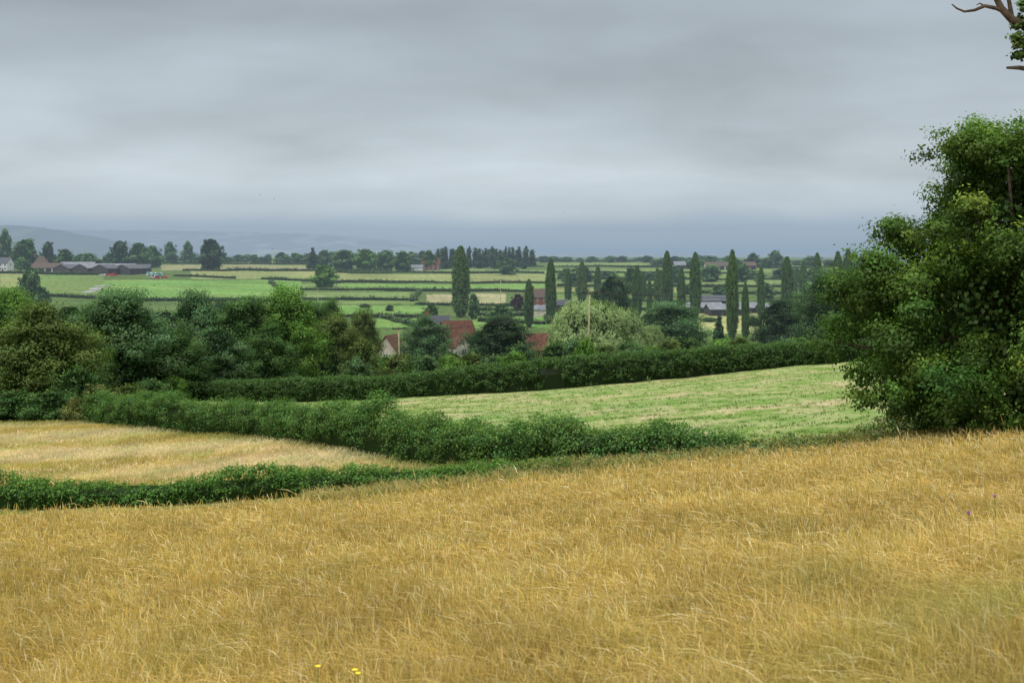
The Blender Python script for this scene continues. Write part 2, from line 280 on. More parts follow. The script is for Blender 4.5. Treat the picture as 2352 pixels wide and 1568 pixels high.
# ------------------------------------------------------------ hedges
def hedge(pts,width,dens,ls,seed,tint,label,spr=1.0,clr=.45,group=None,core=True,sub=10,rough=1.0,name='hedge',huev=.05,yel=0,var=.3,sv=.5,sc=(1.15,1.1,.8)):
    r=np.random.RandomState(seed); P=np.array([[*at(p[0],p[1]),p[2]] for p in pts]); 
    seg=np.hypot(*(P[1:,:2]-P[:-1,:2]).T); S=np.concatenate([[0],np.cumsum(seg)]); Lh=S[-1]
    def pos(s): return np.interp(s,S,P[:,0]),np.interp(s,S,P[:,1]),np.interp(s,S,P[:,2])
    x0,y0=P[0,:2]; g=Geo()
    hm=lambda h,s:h*(1+rough*(.10*sn(s,s*0,7,seed)+.07*sn(s,s*0,2.2,seed+1)))
    area=Lh*(width+2*P[:,2].mean()); nc=int(area/(clr**2*1.3)); s=r.rand(nc)*Lh; x,y,h=pos(s); h=hm(h,s)
    xe,ye,_=pos(s+.5); tx,ty=xe-x,ye-y; nn=np.hypot(tx,ty)+1e-6; bad=nn<.1; tx[bad]=1;ty[bad]=0; nn[bad]=1; px,py=-ty/nn,tx/nn
    ph=r.rand(nc)*math.pi; cr=clr*(.5+.9*r.rand(nc)); hw=width/2*(1+.15*sn(s,s*0,4,seed+2))
    off=np.sign(np.cos(ph))*np.abs(np.cos(ph))**.6*np.maximum(hw-cr*.6,0.05); zz=np.abs(np.sin(ph))**.6*np.maximum(h-cr*.7,.1)
    z=height(x,y); cen=np.stack([x+px*off,y+py*off,z+zz],1)
    nl=int(area*dens); clump_leaves(g,cen,cr,nl,ls,r,up=.5,squash=.9,var=var,sub=sub,huev=huev,yel=yel,sv=sv)
    ns=int(Lh*7*spr)
    if ns:
        s=r.rand(ns)*Lh; k=sn(s,s*0,5,seed+7)>-.5; s=s[k]; ns=len(s); x,y,h=pos(s); h=hm(h,s); o=(r.rand(ns)-.5)*width*.8; ln=(.12+.5*r.rand(ns)**2)*min(1.2,h.mean()*.5)
        kk=8; f=np.tile(np.arange(kk)/kk,ns); rep=lambda q:np.repeat(q,kk); lx=r.normal(size=ns)*.25
        B=np.stack([rep(x)+f*rep(ln*lx),rep(y+o),rep(height(x,y)+h*.9)+f*rep(ln)],1)+r.normal(size=(ns*kk,3))*ls*.6
        V,Fc=leafquads(B,r.normal(size=(ns*kk,3))+[0,0,.5],ls*(1-.5*f),.5,r); b=rep(.8+.6*r.rand(ns)); g.add(V,Fc,np.repeat(np.stack([b*sc[0],b*sc[1],b*sc[2]],1),4,0))
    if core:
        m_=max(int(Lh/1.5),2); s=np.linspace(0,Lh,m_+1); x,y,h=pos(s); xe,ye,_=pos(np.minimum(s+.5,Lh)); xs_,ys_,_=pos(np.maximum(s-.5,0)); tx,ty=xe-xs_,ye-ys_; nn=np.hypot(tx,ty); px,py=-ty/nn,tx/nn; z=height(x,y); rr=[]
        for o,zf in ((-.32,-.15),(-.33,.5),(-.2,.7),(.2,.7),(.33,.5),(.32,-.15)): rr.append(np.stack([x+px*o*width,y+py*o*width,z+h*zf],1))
        V=np.stack(rr,1).reshape(-1,3); Fc=[[i*6+k,i*6+k+1,(i+1)*6+k+1,(i+1)*6+k] for i in range(m_) for k in range(5)]; g.add(V,Fc,np.array([.2,.22,.2]))  # dark core strip, paints the shaded inside of the hedge
    zb=gz(x0,y0)
    for V in g.V: V-= [x0,y0,zb]
    o=obj(name,g.mesh(name,[LEAF]),color=tint,label=label,category='hedge' if name=='hedge' else 'undergrowth'); o.location=(x0,y0,zb)
    if group:o['group']=group
    return o
hedge(near_hedge,2.6,340,.058,11,(.095,.185,.045),'tall unclipped hawthorn hedge between dry meadow and mown field',2.2,.5,sub=12,rough=2.0,huev=.08)
hedge(low_hedge,2.0,360,.054,12,(.095,.20,.038),'low bright green hedge along the dry meadow',1.8,.36,sub=12,rough=1.8)
sc=hedge(scrub,2.4,150,.055,14,(.17,.21,.07),'low bramble scrub between meadow and hedge',2.6,.3,sub=6,rough=4,name='bramble_scrub',huev=.2,core=False); sc['kind']='stuff'
hedge(mid_hedge,3.2,130,.088,13,(.070,.135,.038),'long clipped dark hedge along the mown field',1.0,.4,rough=.3,var=.18,sv=.35,huev=.03,sc=(1.35,1.25,.9))
VH=[(370,589,640,596),(640,597,1000,600),(375,605,720,608),(740,627,1250,628),(420,622,900,622),(400,634,540,640),(600,641,780,650),(690,666,950,668),(780,649,1260,650),(930,668,1260,671),(340,691,690,692),(690,688,960,690),(960,700,1180,704),(780,728,1000,730),(1080,713,1260,716),(1080,724,1210,726),(1100,738,1250,745),(1260,613,1950,616),(1260,626,1750,628),(1280,641,1950,643),(1280,657,1900,660),(1600,674,1900,677),(1440,692,1700,700),(1600,712,1880,716),(1240,600,2000,601),(0,628,250,632),(90,680,350,692),(945,692,965,670),(700,700,620,652),(1260,700,1600,720),(1262,612,1262,655),(1250,672,1262,745),(960,752,880,730),(740,628,760,612),(1000,611,1250,613),(1420,655,1390,627),(1600,642,1640,617),(1750,657,1720,627)]
for i,(a0,v0,a1,v1) in enumerate(VH):
    k=5; pp=[]; rr=np.random.RandomState(300+i)
    for j in range(k):
        f=j/(k-1); b=a0+(a1-a0)*f; pp.append((b,dist_for(b,v0+(v1-v0)*f),rr.uniform(1.2,2.4)))
    Lm=sum(math.dist(at(*pp[j][:2]),at(*pp[j+1][:2])) for j in range(k-1))
    hedge(pp,2.6,min(3.5,10000/(Lm*8)),.36,400+i,(.09,.14,.055),'dark field boundary hedge',0,1.0,'hedges dividing the valley fields',sub=3,rough=2.5)
# ------------------------------------------------------------ trees
def master(kind,H,R,ncl,clr,nl,ls,seed,tr,nlimb=9,top=.6,**kw):
    g,cen=crown(kind,H,R,ncl,clr,nl,ls,seed,**kw); tg_=trunk(H,R,cen,seed,tr,nlimb,top)
    return dict(H=H,R=R,crown=g.mesh('crown',[LEAF]),trunk=tg_.mesh('trunk',[BARK],True))
def master1(kind,H,R,ncl,clr,nl,ls,seed,tr,**kw):
    g,cen=crown(kind,H,R,ncl,clr,nl,ls,seed,**kw); V,Fc=tube([[0,0,-.5],[0,0,H*.5]],[tr,tr*.5],5); g.add(V,Fc,np.array([.6,.5,.6]))
    return dict(H=H,R=R,one=g.mesh('tree',[LEAF]))
MB=[master('broad',12,5.4,75,1.4,38000,.125,60+i,.3,subr=.3,sub=18,var=.15,sv=.3,huev=.035) for i in range(5)]
MW=master('willow',10,7,130,1.5,50000,.22,70,.4,fill=.12)
MP=[master('poplar',25,2.1,60,.5,17000,.2,80+i,.3,6,.9) for i in range(3)]
MC=[master('conifer',12,4,90,.7,14000,.19,90,.25,6,.9)]
MU=[master('bush',4,3,50,.65,8000,.11,95+i,.1,5,.5,sv=.35,var=.2) for i in range(3)]
FT=[master1('broad',12,5.6,32,1.5,2600,.45,110+i,.3,fill=.25,sub=6) for i in range(5)]
FC=[master1('conifer',14,3.6,26,1.3,1200,.5,120+i,.25,fill=.3,sub=6) for i in range(2)]
rt=np.random.RandomState(5)
def plant(mst,b,D,topv,wpx,tint,name,label,cat='tree',group=None,Hm=None):
    x,y=at(b,D); z=gz(x,y); H=Hm if Hm else (HOR-topv)/F*D-z; R=wpx/2/F*D*1.08; s=(R/mst['R'],R/mst['R'],H/mst['H'])
    if 'one' in mst: o=obj(name,mst['one'],color=tint)
    else:
        o=obj(name,None); o.empty_display_size=.5
        obj('trunk',mst['trunk'],o); obj('crown',mst['crown'],o,tint)
    o.location=(x,y,z-.05); o.scale=s; o.rotation_euler=(0,0,rt.uniform(0,6.28)); o['label']=label; o['category']=cat
    if group:o['group']=group
    return o
D1=(.075,.15,.04);OL=(.115,.165,.04);AS=(.095,.175,.07);GR=(.13,.25,.045);DK=(.052,.095,.045)
for i,(b,D,tv,w,c,lab) in enumerate([
 (95,128,698,265,OL,'broad olive green tree with bronze tinted leaves'),(-60,140,660,250,D1,'dark leafy tree at the meadow edge'),(25,180,655,200,GR,'light green spreading tree'),
 (268,160,660,270,AS,'large grey green ash tree'),(375,175,695,140,DK,'dark ivy clad tree with pale blossom'),(448,185,668,190,AS,'grey green tree behind the hedge'),(400,165,755,170,D1,'green tree by the field hedge'),(560,182,678,190,D1,'dense dark green tree'),
 (660,184,655,180,GR,'bright green tree above the hedge'),(500,172,740,170,AS,'dark green tree by the field hedge'),(620,172,745,130,D1,'low fresh green tree'),(768,196,715,140,OL,'tree with ochre tinted leaves'),(755,235,683,90,D1,'dark tree with a narrow crown'),(835,232,708,95,OL,'olive green tree with sparse crown'),(180,150,750,160,D1,'ash tree beside the dry meadow'),
 (982,256,724,122,AS,'blue green tree in front of the farmhouse'),(1102,275,755,56,D1,'dark tree beside the farmhouse'),(1148,238,720,155,DK,'dense dark walnut tree by the farmhouse'),
 (1540,300,692,190,AS,'spreading blue green tree'),(1408,405,620,96,DK,'dense dark rounded yew tree'),(1895,262,618,140,AS,'tall light green tree behind the hedge'),(1950,300,640,120,D1,'dark tree behind the large oak'),(1795,300,682,135,DK,'dark dense rounded evergreen tree'),
 (2120,230,640,200,D1,'dark tree seen behind the oak'),(2300,250,650,220,AS,'leafy tree seen behind the oak')]):
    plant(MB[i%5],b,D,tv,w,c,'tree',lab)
plant(MW,1352,228,690,205,(.25,.34,.145),'willow_tree','pale green weeping willow by the hedge')
plant(MW,1425,233,706,130,(.23,.32,.135),'willow_tree','rounded pale green weeping willow')
plant(MW,1485,242,745,85,(.22,.30,.12),'willow_tree','small pale green weeping willow')
plant(MC[0],1652,312,722,45,DK,'conifer_tree','small dark pointed conifer tree'); plant(MC[0],718,1000,567,30,DK,'conifer_tree','dark pointed conifer among farmland trees')
for i in range(20):
    b=-150+i*46+rt.uniform(-15,15); plant(MB[(i*2)%5],b,rt.uniform(205,235),rt.uniform(684,714),rt.uniform(120,170),[D1,AS,DK,D1][i%4],'tree','leafy tree in the wooded valley side','tree','trees of the wooded valley side')
for i in range(30):
    b=790+i*40+rt.uniform(-15,15); 
    plant(MU[i%3],b,rt.uniform(160,235),rt.uniform(803,824) if b<1250 else rt.uniform(768,796),rt.uniform(80,130),[D1,AS,GR,OL][i%4],'bush','leafy bush growing behind the long hedge','bush','bushes behind the long hedge')
for b,D,tv,w,c in [(215,116,880,120,(.14,.165,.05)),(120,118,893,150,D1),(30,120,895,160,D1),(300,128,880,110,OL),(-90,122,890,150,D1),(180,122,838,130,D1),(345,150,868,110,D1),(395,160,860,90,GR),(830,190,775,110,OL),(1040,230,808,90,D1),(1200,215,785,90,AS),(255,120,900,90,(.15,.165,.05))]:
    plant(MU[int(b)%3],b,D,tv,w,c,'bush','shaggy bush growing at the field edge','bush')
PO=[(1058,520,568,46),(1215,450,643,25),(1265,485,596,28),(1305,600,620,18),(1337,600,602,25),(1373,650,612,20),(1463,500,612,26),(1492,540,640,14),(1510,560,617,20),(1532,540,579,30),(1565,520,614,22),(1597,500,582,30),(1682,372,577,32),(1712,365,650,20),(1748,480,614,20),(1808,520,592,32),(1845,600,600,22),(1877,560,583,26),(1925,520,580,30),(1948,530,574,32),(1826,640,625,14),(1478,640,625,15)]
for i,(b,D,tv,w) in enumerate(PO):
    plant(MP[i%3],b,D,tv-1,w*.96,(.085,.15,.052) if i%4 else (.11,.18,.062),'poplar_tree','tall narrow Lombardy poplar','tree','row of Lombardy poplars')
for b,D,tv,w,c in [(70,560,606,62,AS),(745,745,604,62,GR),(485,930,543,64,DK),(275,960,548,52,DK),(320,960,553,58,AS),(350,980,560,42,AS),(58,900,545,64,D1),(12,950,523,38,AS),(110,940,550,34,DK),(390,1150,551,30,AS),(432,1150,552,30,AS),(150,880,568,48,D1),(1165,900,588,48,AS),(790,980,570,62,AS),(840,980,568,62,GR),(885,980,571,52,AS),(1088,500,670,30,AS),(990,470,695,40,D1),(1150,430,693,66,AS),(1190,560,672,34,(.09,.05,.06)),(1450,700,610,40,D1),(1700,800,600,50,D1),(1780,1150,572,36,AS),(1730,1100,578,32,D1),(95,560,655,40,D1),(925,960,575,52,D1),(985,985,571,36,D1)]:
    plant(FT[int(b)%5],b,D,tv,w,tuple(v*1.15 for v in c),'tree','mature tree standing in valley farmland')
def belt(b0,b1,D,t0,t1,n,ms,w,tints,lab,grp):
    for i in range(n):
        b=b0+(b1-b0)*(i+rt.uniform(-.4,1.4))/n; plant(ms[i%len(ms)],b,D*rt.uniform(.94,1.06),t0+(t1-t0)*rt.rand(),w*rt.uniform(.7,1.4),tuple(v*1.15 for v in tints[i%len(tints)]),'tree' if ms is not FC else 'conifer_tree',lab,'tree',grp)
fg=[D1,AS,DK,AS]
belt(0,375,985,578,595,24,FT,40,fg,'hedgerow tree around the farm','trees around the farm')
belt(370,700,1250,581,592,20,FT,30,fg,'hedgerow tree on the far fields','trees on the far fields')
belt(640,1010,1150,572,588,26,FT,38,fg,'hedgerow tree on the far fields','trees on the far fields')
belt(1005,1225,1080,562,575,44,FC,17,[DK,(.05,.08,.045)],'dark conifer in a plantation','conifer plantation')
belt(1225,1700,1450,586,597,34,FT,30,fg,'hedgerow tree on the far fields','trees on the far fields')
belt(1500,2050,1100,584,599,26,FT,38,fg,'hedgerow tree on the far fields','trees on the far fields')
belt(1260,1960,820,606,622,18,FT,40,fg,'small tree in a valley hedgerow','trees in the valley hedgerows')
belt(1280,1950,650,642,660,10,FT,34,fg,'small tree in a valley hedgerow','trees in the valley hedgerows')
belt(690,1250,600,692,702,8,FT,26,fg,'small tree in a valley hedgerow','trees in the valley hedgerows')
belt(1300,1960,450,708,738,10,FT,50,fg,'small tree in a valley hedgerow','trees in the valley hedgerows')
belt(200,2300,2300,584,593,34,FT,30,fg,'distant tree on the horizon','trees on the horizon')
# big oak
og,oc=crown('oak',13.3,8.8,230,1.0,260000,.076,7,fill=.1,jit=.8,var=.25,sub=18,subr=.26,huev=.05,yel=.25,squash=.75)
ox,oy=at(2372,52); 
oak=obj('oak_tree',None,label='large spreading oak with dark dense crown reaching the grass',category='tree'); oak.location=(ox,oy,gz(ox,oy)-.1)
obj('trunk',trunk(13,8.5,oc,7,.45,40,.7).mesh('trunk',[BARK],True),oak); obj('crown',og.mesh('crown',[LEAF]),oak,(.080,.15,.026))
# second oak, mostly out of view, with dead branch
o2=obj('oak_tree',None,label='oak with bare dead branch and a few leafy twigs',category='tree'); bx,by=at(2600,25); bz=gz(bx,by); o2.location=(bx,by,bz)
g=Geo()
def rel(b,v,D=25): x,y=at(b,D); return np.array([x-bx,y-by,(HOR-v)/F*D-bz])
def addt(ps,r0,r1):
    k=len(ps); V,Fc=tube(ps,[r0+(r1-r0)*i/(k-1) for i in range(k)],7); g.add(V,Fc,np.array([1,1,1.]))
addt([[0,0,-.5],[0,0,3],[.1,0,6],[.0,.1,10],[.2,0,13]],.42,.12)
addt([[0,0,8.5],rel(2480,200),rel(2400,100),rel(2352,58),rel(2325,46),rel(2300,20),rel(2285,-10),rel(2270,-50)],.14,.04)
addt([rel(2325,46),rel(2312,30),rel(2290,20),rel(2262,14),rel(2238,24),rel(2215,27),rel(2198,20),rel(2186,10)],.055,.012)
addt([rel(2262,14),rel(2250,8),rel(2243,12)],.02,.008)
addt([rel(2325,46),rel(2318,5),rel(2310,-30)],.05,.03)
addt([[0,0,8],rel(2450,190),rel(2380,162),rel(2340,156),rel(2312,156)],.1,.025)
obj('trunk',g.mesh('trunk',[BARK],True),o2)
g=Geo(); r=np.random.RandomState(3); cen=[rel(2337,62),rel(2350,88),rel(2333,90),rel(2362,115),rel(2342,125),rel(2368,75),rel(2385,40),rel(2350,20),rel(2400,100),rel(2345,105),rel(2352,50)]
clump_leaves(g,np.array(cen),np.array([.13,.17,.13,.2,.13,.2,.2,.15,.3,.15,.15]),5000,.04,r,sub=6)
cen=[rel(r.uniform(2440,2750),r.uniform(-350,120))+[0,r.uniform(-1.5,1.5),0] for _ in range(40)]
clump_leaves(g,np.array(cen),np.full(40,.6),9000,.07,r); obj('crown',g.mesh('crown',[LEAF]),o2,(.10,.16,.035))
# ------------------------------------------------------------ grass
def blades(name,x,y,h,w,leana,lean,cb,ct,head,label,cat='grass',rs=1,pw=2.2,bj=.24):
    r=np.random.RandomState(rs); n=len(x); z=height(x,y)-.02
    s=np.array([0,.5,.78,1.]); dv=np.stack([np.cos(leana),np.sin(leana)],1); base=r.normal(0,bj,(n,2))
    a=r.uniform(-1.2,1.2,n); sd=np.stack([np.cos(a),np.sin(a)],1)
    wl=np.where(head[:,None],np.array([[.42,.38,2.2,.3]]),np.array([[1,.85,.5,.08]]))*w[:,None]
    V=np.zeros((n,4,2,3)); C=np.zeros((n,4,2,3))
    for k in range(4):
        hx=dv*(h*lean*s[k]**pw)[:,None]+base*(h*s[k])[:,None]; zz=z+h*(s[k]-.5*np.minimum(lean,1.4)*s[k]**(pw+.8))
        for j,sg in ((0,-1),(1,1)):
            V[:,k,j,:2]=np.stack([x,y],1)+hx+sd*(wl[:,k]*.5*sg)[:,None]; V[:,k,j,2]=zz+(sg*.25*wl[:,k] if k>1 else 0)
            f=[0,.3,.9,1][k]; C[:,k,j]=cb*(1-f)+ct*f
    V=V.reshape(-1,3); i=np.arange(n)[:,None]*8; Q=np.concatenate([i+np.array([[2*k,2*k+1,2*k+3,2*k+2]]) for k in range(3)],0)
    return obj(name,mesh_np(name,V,Q,C.reshape(-1,3),[GRASS]),kind='stuff',label=label,category=cat)
r=np.random.RandomState(21); X=[];Yl=[]
for d0,d1,den in ((3.5,6,1600),(6,10,2900),(10,16,1550),(16,26,640),(26,37,260),(37,54,150)):
    A=.5*(d1**2-d0**2)*.92+1.5*(d1-d0); n_=int(A*den); yy=np.sqrt(r.rand(n_)*(d1**2-d0**2)+d0**2); xx=(r.rand(n_)*2-1)*(.46*yy+.8); X.append(xx);Yl.append(yy)
x=np.concatenate(X);y=np.concatenate(Yl)
edge=46+4.5*np.clip((x/y-.2)/.2,0,1)+.9*sn(x,y,5,44)+r.normal(size=len(x))*.8; k=y<edge; x=x[k];y=y[k]; n_=len(x)
head=r.rand(n_)<.5; gp=np.clip(sn(x,y,2.6,50)*.4-.12+.36*np.clip((x/y-.02)*2.5,0,.8)*np.clip((17-y)/8,0,1)*2,0,.85)
tuft=sn(x,y,.45,55); patch=sn(x,y,2.6,56)
bright=1+.15*sn(x,y,1.2,51)+.15*sn(x,y,6,52)+.16*tuft
cb=np.array([.24,.165,.042])*(1-gp[:,None])+np.array([.14,.165,.035])*gp[:,None]  # blade bases coloured darker to paint shade deep in the grass
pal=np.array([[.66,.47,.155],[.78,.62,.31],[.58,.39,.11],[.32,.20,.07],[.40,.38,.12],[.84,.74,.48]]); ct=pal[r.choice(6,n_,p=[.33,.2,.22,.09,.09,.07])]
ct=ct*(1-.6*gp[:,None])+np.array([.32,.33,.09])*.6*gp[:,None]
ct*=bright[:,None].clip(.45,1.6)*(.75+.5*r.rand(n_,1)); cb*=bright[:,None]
h=np.where(head,r.uniform(.16,.42,n_),r.uniform(.10,.27,n_))*(1+.25*tuft+.18*patch).clip(.5,1.5); h*=np.where(r.rand(n_)<.03,1.5,1); h*=1+.4*np.clip((y-22)/15,0,1)
w=np.maximum(np.where(head,.0016,.0018),y*np.where(head,.00020,.00026))
la=1.6*sn(x,y,1.4,57)+1.4*tuft+r.normal(0,1.3,n_); rnd=r.rand(n_)<.35; la[rnd]=r.uniform(0,6.28,rnd.sum()); le=np.clip(.6+.42*r.normal(size=n_)+.3*sn(x,y,1.7,54),.03,1.5)
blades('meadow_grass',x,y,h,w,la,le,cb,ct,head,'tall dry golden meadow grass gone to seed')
# pale field grass
n_=80000; y=np.sqrt(r.rand(n_)*(116**2-56**2)+56**2); b=r.uniform(-260,1180,n_); x=(b-CX)/F*y
nd=np.interp(b,[p[0] for p in near_hedge],[p[1] for p in near_hedge],left=116); ld=np.interp(b,[p[0] for p in low_hedge],[p[1] for p in low_hedge])
k=(y<nd-1)&(y>ld+1); x=x[k];y=y[k];b=b[k];nd=nd[k];n_=len(x)
gp=np.clip((b-860)/150,0,1)*.6+np.clip((y-nd+6)/5,0,.35); br=(1+.12*sn(x,y,12,61)+.12*sn(x,y,4,62))[:,None]*(.8+.4*r.rand(n_,1))
gold=np.clip(.4+1.0*sn(x*.6,y*2.0,34,63),0,1)[:,None]; ct=(np.array([.74,.62,.41])*(1-gold)+np.array([.50,.40,.14])*gold)*(1-gp[:,None])+np.array([.27,.31,.1])*gp[:,None]
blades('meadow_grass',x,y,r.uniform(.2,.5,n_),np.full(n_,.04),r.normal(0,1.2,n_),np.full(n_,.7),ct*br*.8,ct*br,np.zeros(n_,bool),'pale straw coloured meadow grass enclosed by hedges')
# mown field tufts
n_=150000; b=r.uniform(420,2480,n_); d0=np.interp(b,[p[0] for p in near_hedge],[p[1] for p in near_hedge],right=50); d1=np.interp(b,[p[0] for p in mid_hedge],[p[1] for p in mid_hedge])
y=d0+1+(d1-d0-3)*r.rand(n_)**1.3; x=(b-CX)/F*y; tn=sn(x,y*.8,2.4,71)+sn(x,y,1.1,72)+.6*sn(x,y,7,73); gsel=(tn+r.normal(size=n_)*.3>.85); st_=r.rand(n_)<.25; k=(gsel|st_)&(y>d0)&(y<d1); x=x[k];y=y[k];gsel=gsel[k];n_=len(x)
cc=np.where(gsel[:,None],np.array([[.13,.22,.048]]),np.array([[.48,.45,.25]]))*(.8+.4*r.rand(n_,1))
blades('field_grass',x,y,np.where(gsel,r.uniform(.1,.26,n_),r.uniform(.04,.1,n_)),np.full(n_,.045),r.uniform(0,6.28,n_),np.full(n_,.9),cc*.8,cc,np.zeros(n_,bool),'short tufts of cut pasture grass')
# rough growth between crest and hedges
n_=60000; b=r.uniform(700,2480,n_); y=r.uniform(45,62,n_); x=(b-CX)/F*y; d0=np.interp(b,[p[0] for p in near_hedge],[p[1] for p in near_hedge],right=56); tn=sn(x,y,2.5,75); k=(y<d0)&(y>46)&((b>900)|(y<54)); x=x[k];y=y[k];b=b[k];tn=tn[k];n_=len(x)
ci=np.clip((tn+r.normal(size=n_)*.6+1.15)*1.25,0,2.99).astype(int); cc=np.array([[.15,.21,.055],[.28,.29,.10],[.55,.43,.19]])[ci]*(.6+.8*r.rand(n_,1))
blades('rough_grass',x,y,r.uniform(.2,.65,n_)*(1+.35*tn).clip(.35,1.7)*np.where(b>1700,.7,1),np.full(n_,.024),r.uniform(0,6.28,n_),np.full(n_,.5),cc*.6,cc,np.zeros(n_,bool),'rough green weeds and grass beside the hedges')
# flowers
def flower(b,D,hh,mat,purple,lab):
    x,y=at(b,D); o=obj('wildflower',None,label=lab,category='flower'); o.location=(x,y,gz(x,y))
    V,Fc=tube([[0,0,0],[.01,0,hh*.5],[0,0,hh]],[.003,.003,.002],5); obj('stem',mesh_np('stem',V,Fc,None,[STEM]),o)
    V=[];Fc=[]; k=14 if not purple else 24
    for i in range(k):
        a=6.283*i/k; u=np.array([math.cos(a),math.sin(a),.35 if not purple else .4+.9*(i%3)/2]); u=u/np.linalg.norm(u); p=np.array([-math.sin(a),math.cos(a),0]); R_=.022 if not purple else .034
        q=len(V); c=np.array([0,0,hh]); V+=[c,c+u*R_*.6+p*.005,c+u*R_,c+u*R_*.6-p*.005]; Fc.append([q,q+1,q+2,q+3])
    obj('petals',mesh_np('petals',np.array(V),np.array(Fc),None,[mat]),o)
flower(730,7.5,.50,YEL,False,'yellow hawkweed flower in dry grass');flower(815,7.4,.48,YEL,False,'yellow hawkweed flower in dry grass');flower(822,7.45,.45,YEL,False,'yellow hawkweed flower in dry grass')
flower(2285,13.2,.62,PUR,True,'purple knapweed flower in dry grass');flower(2225,12,.6,PUR,True,'purple knapweed flower in dry grass')
# ------------------------------------------------------------ buildings
def boxm(name,x0,x1,y0,y1,z0,z1,mat):
    V=[(x0,y0,z0),(x1,y0,z0),(x1,y1,z0),(x0,y1,z0),(x0,y0,z1),(x1,y0,z1),(x1,y1,z1),(x0,y1,z1)]
    me=bpy.data.meshes.new(name); me.from_pydata(V,[],[(0,3,2,1),(4,5,6,7),(0,1,5,4),(1,2,6,5),(2,3,7,6),(3,0,4,7)]); me.materials.append(mat); return me
def house(b,D,w,d,eave,ridge,rot,wall,roof,name,label,cat='house',nwin=3,chim=1,oh=.35,hip=0,storeys=2,opens=False,group=None,gable_win=True):
    x,y=at(b,D); o=obj(name,None,label=label,category=cat); o.location=(x,y,gz(x,y)-.2); o.rotation_euler=(0,0,math.radians(rot))
    if group:o['group']=group
    V=[(-w/2,-d/2,-1.5),(w/2,-d/2,-1.5),(w/2,d/2,-1.5),(-w/2,d/2,-1.5),(-w/2,-d/2,eave),(w/2,-d/2,eave),(w/2,d/2,eave),(-w/2,d/2,eave)]
    Fc=[(0,1,5,4),(2,3,7,6)]
    if hip: Fc+=[(1,2,6,5),(3,0,4,7),(4,5,6,7)]
    else: V+=[(-w/2,0,ridge-.12),(w/2,0,ridge-.12)]; Fc+=[(1,2,6,9,5),(3,0,4,8,7)]
    me=bpy.data.meshes.new('wall'); me.from_pydata(V,[],Fc); me.materials.append(wall); obj('wall',me,o)
    k=(ridge-eave)/(d/2); ez=eave-oh*k; t_=.16; X0=w/2+oh; hx=X0-hip*d/2
    V=[(-X0,-d/2-oh,ez),(X0,-d/2-oh,ez),(hx,0,ridge),(-hx,0,ridge),(-X0,d/2+oh,ez),(X0,d/2+oh,ez)]
    V+=[(a,b_,c+t_) for a,b_,c in V]
    Fc=[(6,7,8,9),(9,8,11,10),(0,3,2,1),(3,4,5,2),(0,1,7,6),(5,4,10,11)]
    Fc+=[(1,2,8,7),(2,5,11,8),(0,6,9,3),(3,9,10,4)]
    if hip: Fc=[(6,7,8,9),(9,8,11,10),(0,1,7,6),(5,4,10,11),(7,11,8),(10,6,9),(1,5,11,7),(4,0,6,10)]
    me=bpy.data.meshes.new('roof'); me.from_pydata(V,[],Fc); me.materials.append(roof); ro=obj('roof',me,o)
    for c in range(chim):
        cx=(-1 if c==0 else 1)*(w/2-.7)
        g=[(-.45+cx,.45+cx,-.35,.35,ridge-.8,ridge+1.2)]; co=obj('chimney',boxm('chimney',*g[0],BRICK),ro)
        V,Fc=tube([[cx,0,ridge+1.2],[cx,0,ridge+1.6]],[.16,.13],8); obj('chimney_pot',mesh_np('chimney_pot',V,Fc,None,[TILE]),co)
    def win(cx,cz,face):
        ww,hh=1.1,1.25
        me=bpy.data.meshes.new('window'); V=[];Fc=[];mi=[]
        def q(a0,a1,b0,b1,off,m_):
            i=len(V)
            for a_,b_ in ((a0,b0),(a1,b0),(a1,b1),(a0,b1)):
                V.append((a_,-d/2-off,b_) if face=='f' else ((-w/2-off,-a_,b_) if face=='l' else (w/2+off,a_,b_)))
            Fc.append((i,i+1,i+2,i+3)); mi.append(m_)
        q(cx-ww/2,cx+ww/2,cz-hh/2,cz+hh/2,.02,0)
        for a0,a1,b0,b1 in ((-.62,-.5,-.72,.72),(.5,.62,-.72,.72),(-.5,.5,.6,.72),(-.5,.5,-.72,-.6),(-.05,.05,-.6,.6)): q(cx+a0,cx+a1,cz+b0,cz+b1,.05,1)
        me.from_pydata(V,[],Fc); me.materials.append(GLASS);me.materials.append(WHITE)
        for p,mm in zip(me.polygons,mi):p.material_index=mm
        obj('window',me,o)
    if nwin:
        for s in range(storeys):
            for i in range(nwin): win(-w/2+w*(i+.5)/nwin,eave-1.3-2.6*s,'f')
        if gable_win: win(0,eave-1.2,'l');win(0,eave-1.2,'r')
        obj('door',boxm('door',w*.2,w*.2+.95,-d/2-.06,-d/2+.04,.2,2.2,BOARD),o)
    if opens:
        nb=max(2,int(w/5))
        for i in range(nb):
            a0=-w/2+w*(i+.12)/nb; a1=-w/2+w*(i+.88)/nb; obj('bay_shade_panel',boxm('bay_shade_panel',a0,a1,-d/2-.05,-d/2+.05,.1,eave-.5,IRON),o)  # dark solid panel on the wall, paints the shade of an open bay
    return o
house(1049,300,7.6,5.6,5.9,10.0,30,CREAM,TILE,'farmhouse','cream rendered farmhouse with steep red tiled roof',chim=0)
house(1058,291,3.6,4.2,4.4,6.4,-62,CREAM,TILE,'cottage','small cream gabled cottage wing with red tiles',nwin=1,chim=0,storeys=1)
house(1003,318,6,5.5,5.6,10.4,8,STONE,SLATE,'cottage','stone cottage with dark slate roof',nwin=2,chim=1)
house(898,272,6.5,4.6,4.3,7.5,76,CREAM,TILE,'cottage','pale stone cottage with red tiled roof and gable end',nwin=2,chim=0)
house(1235,250,4.6,5,4.6,7.4,10,BRICK,TILE,'cottage','brick cottage with red tiled roof beside the willow',nwin=2,chim=0)
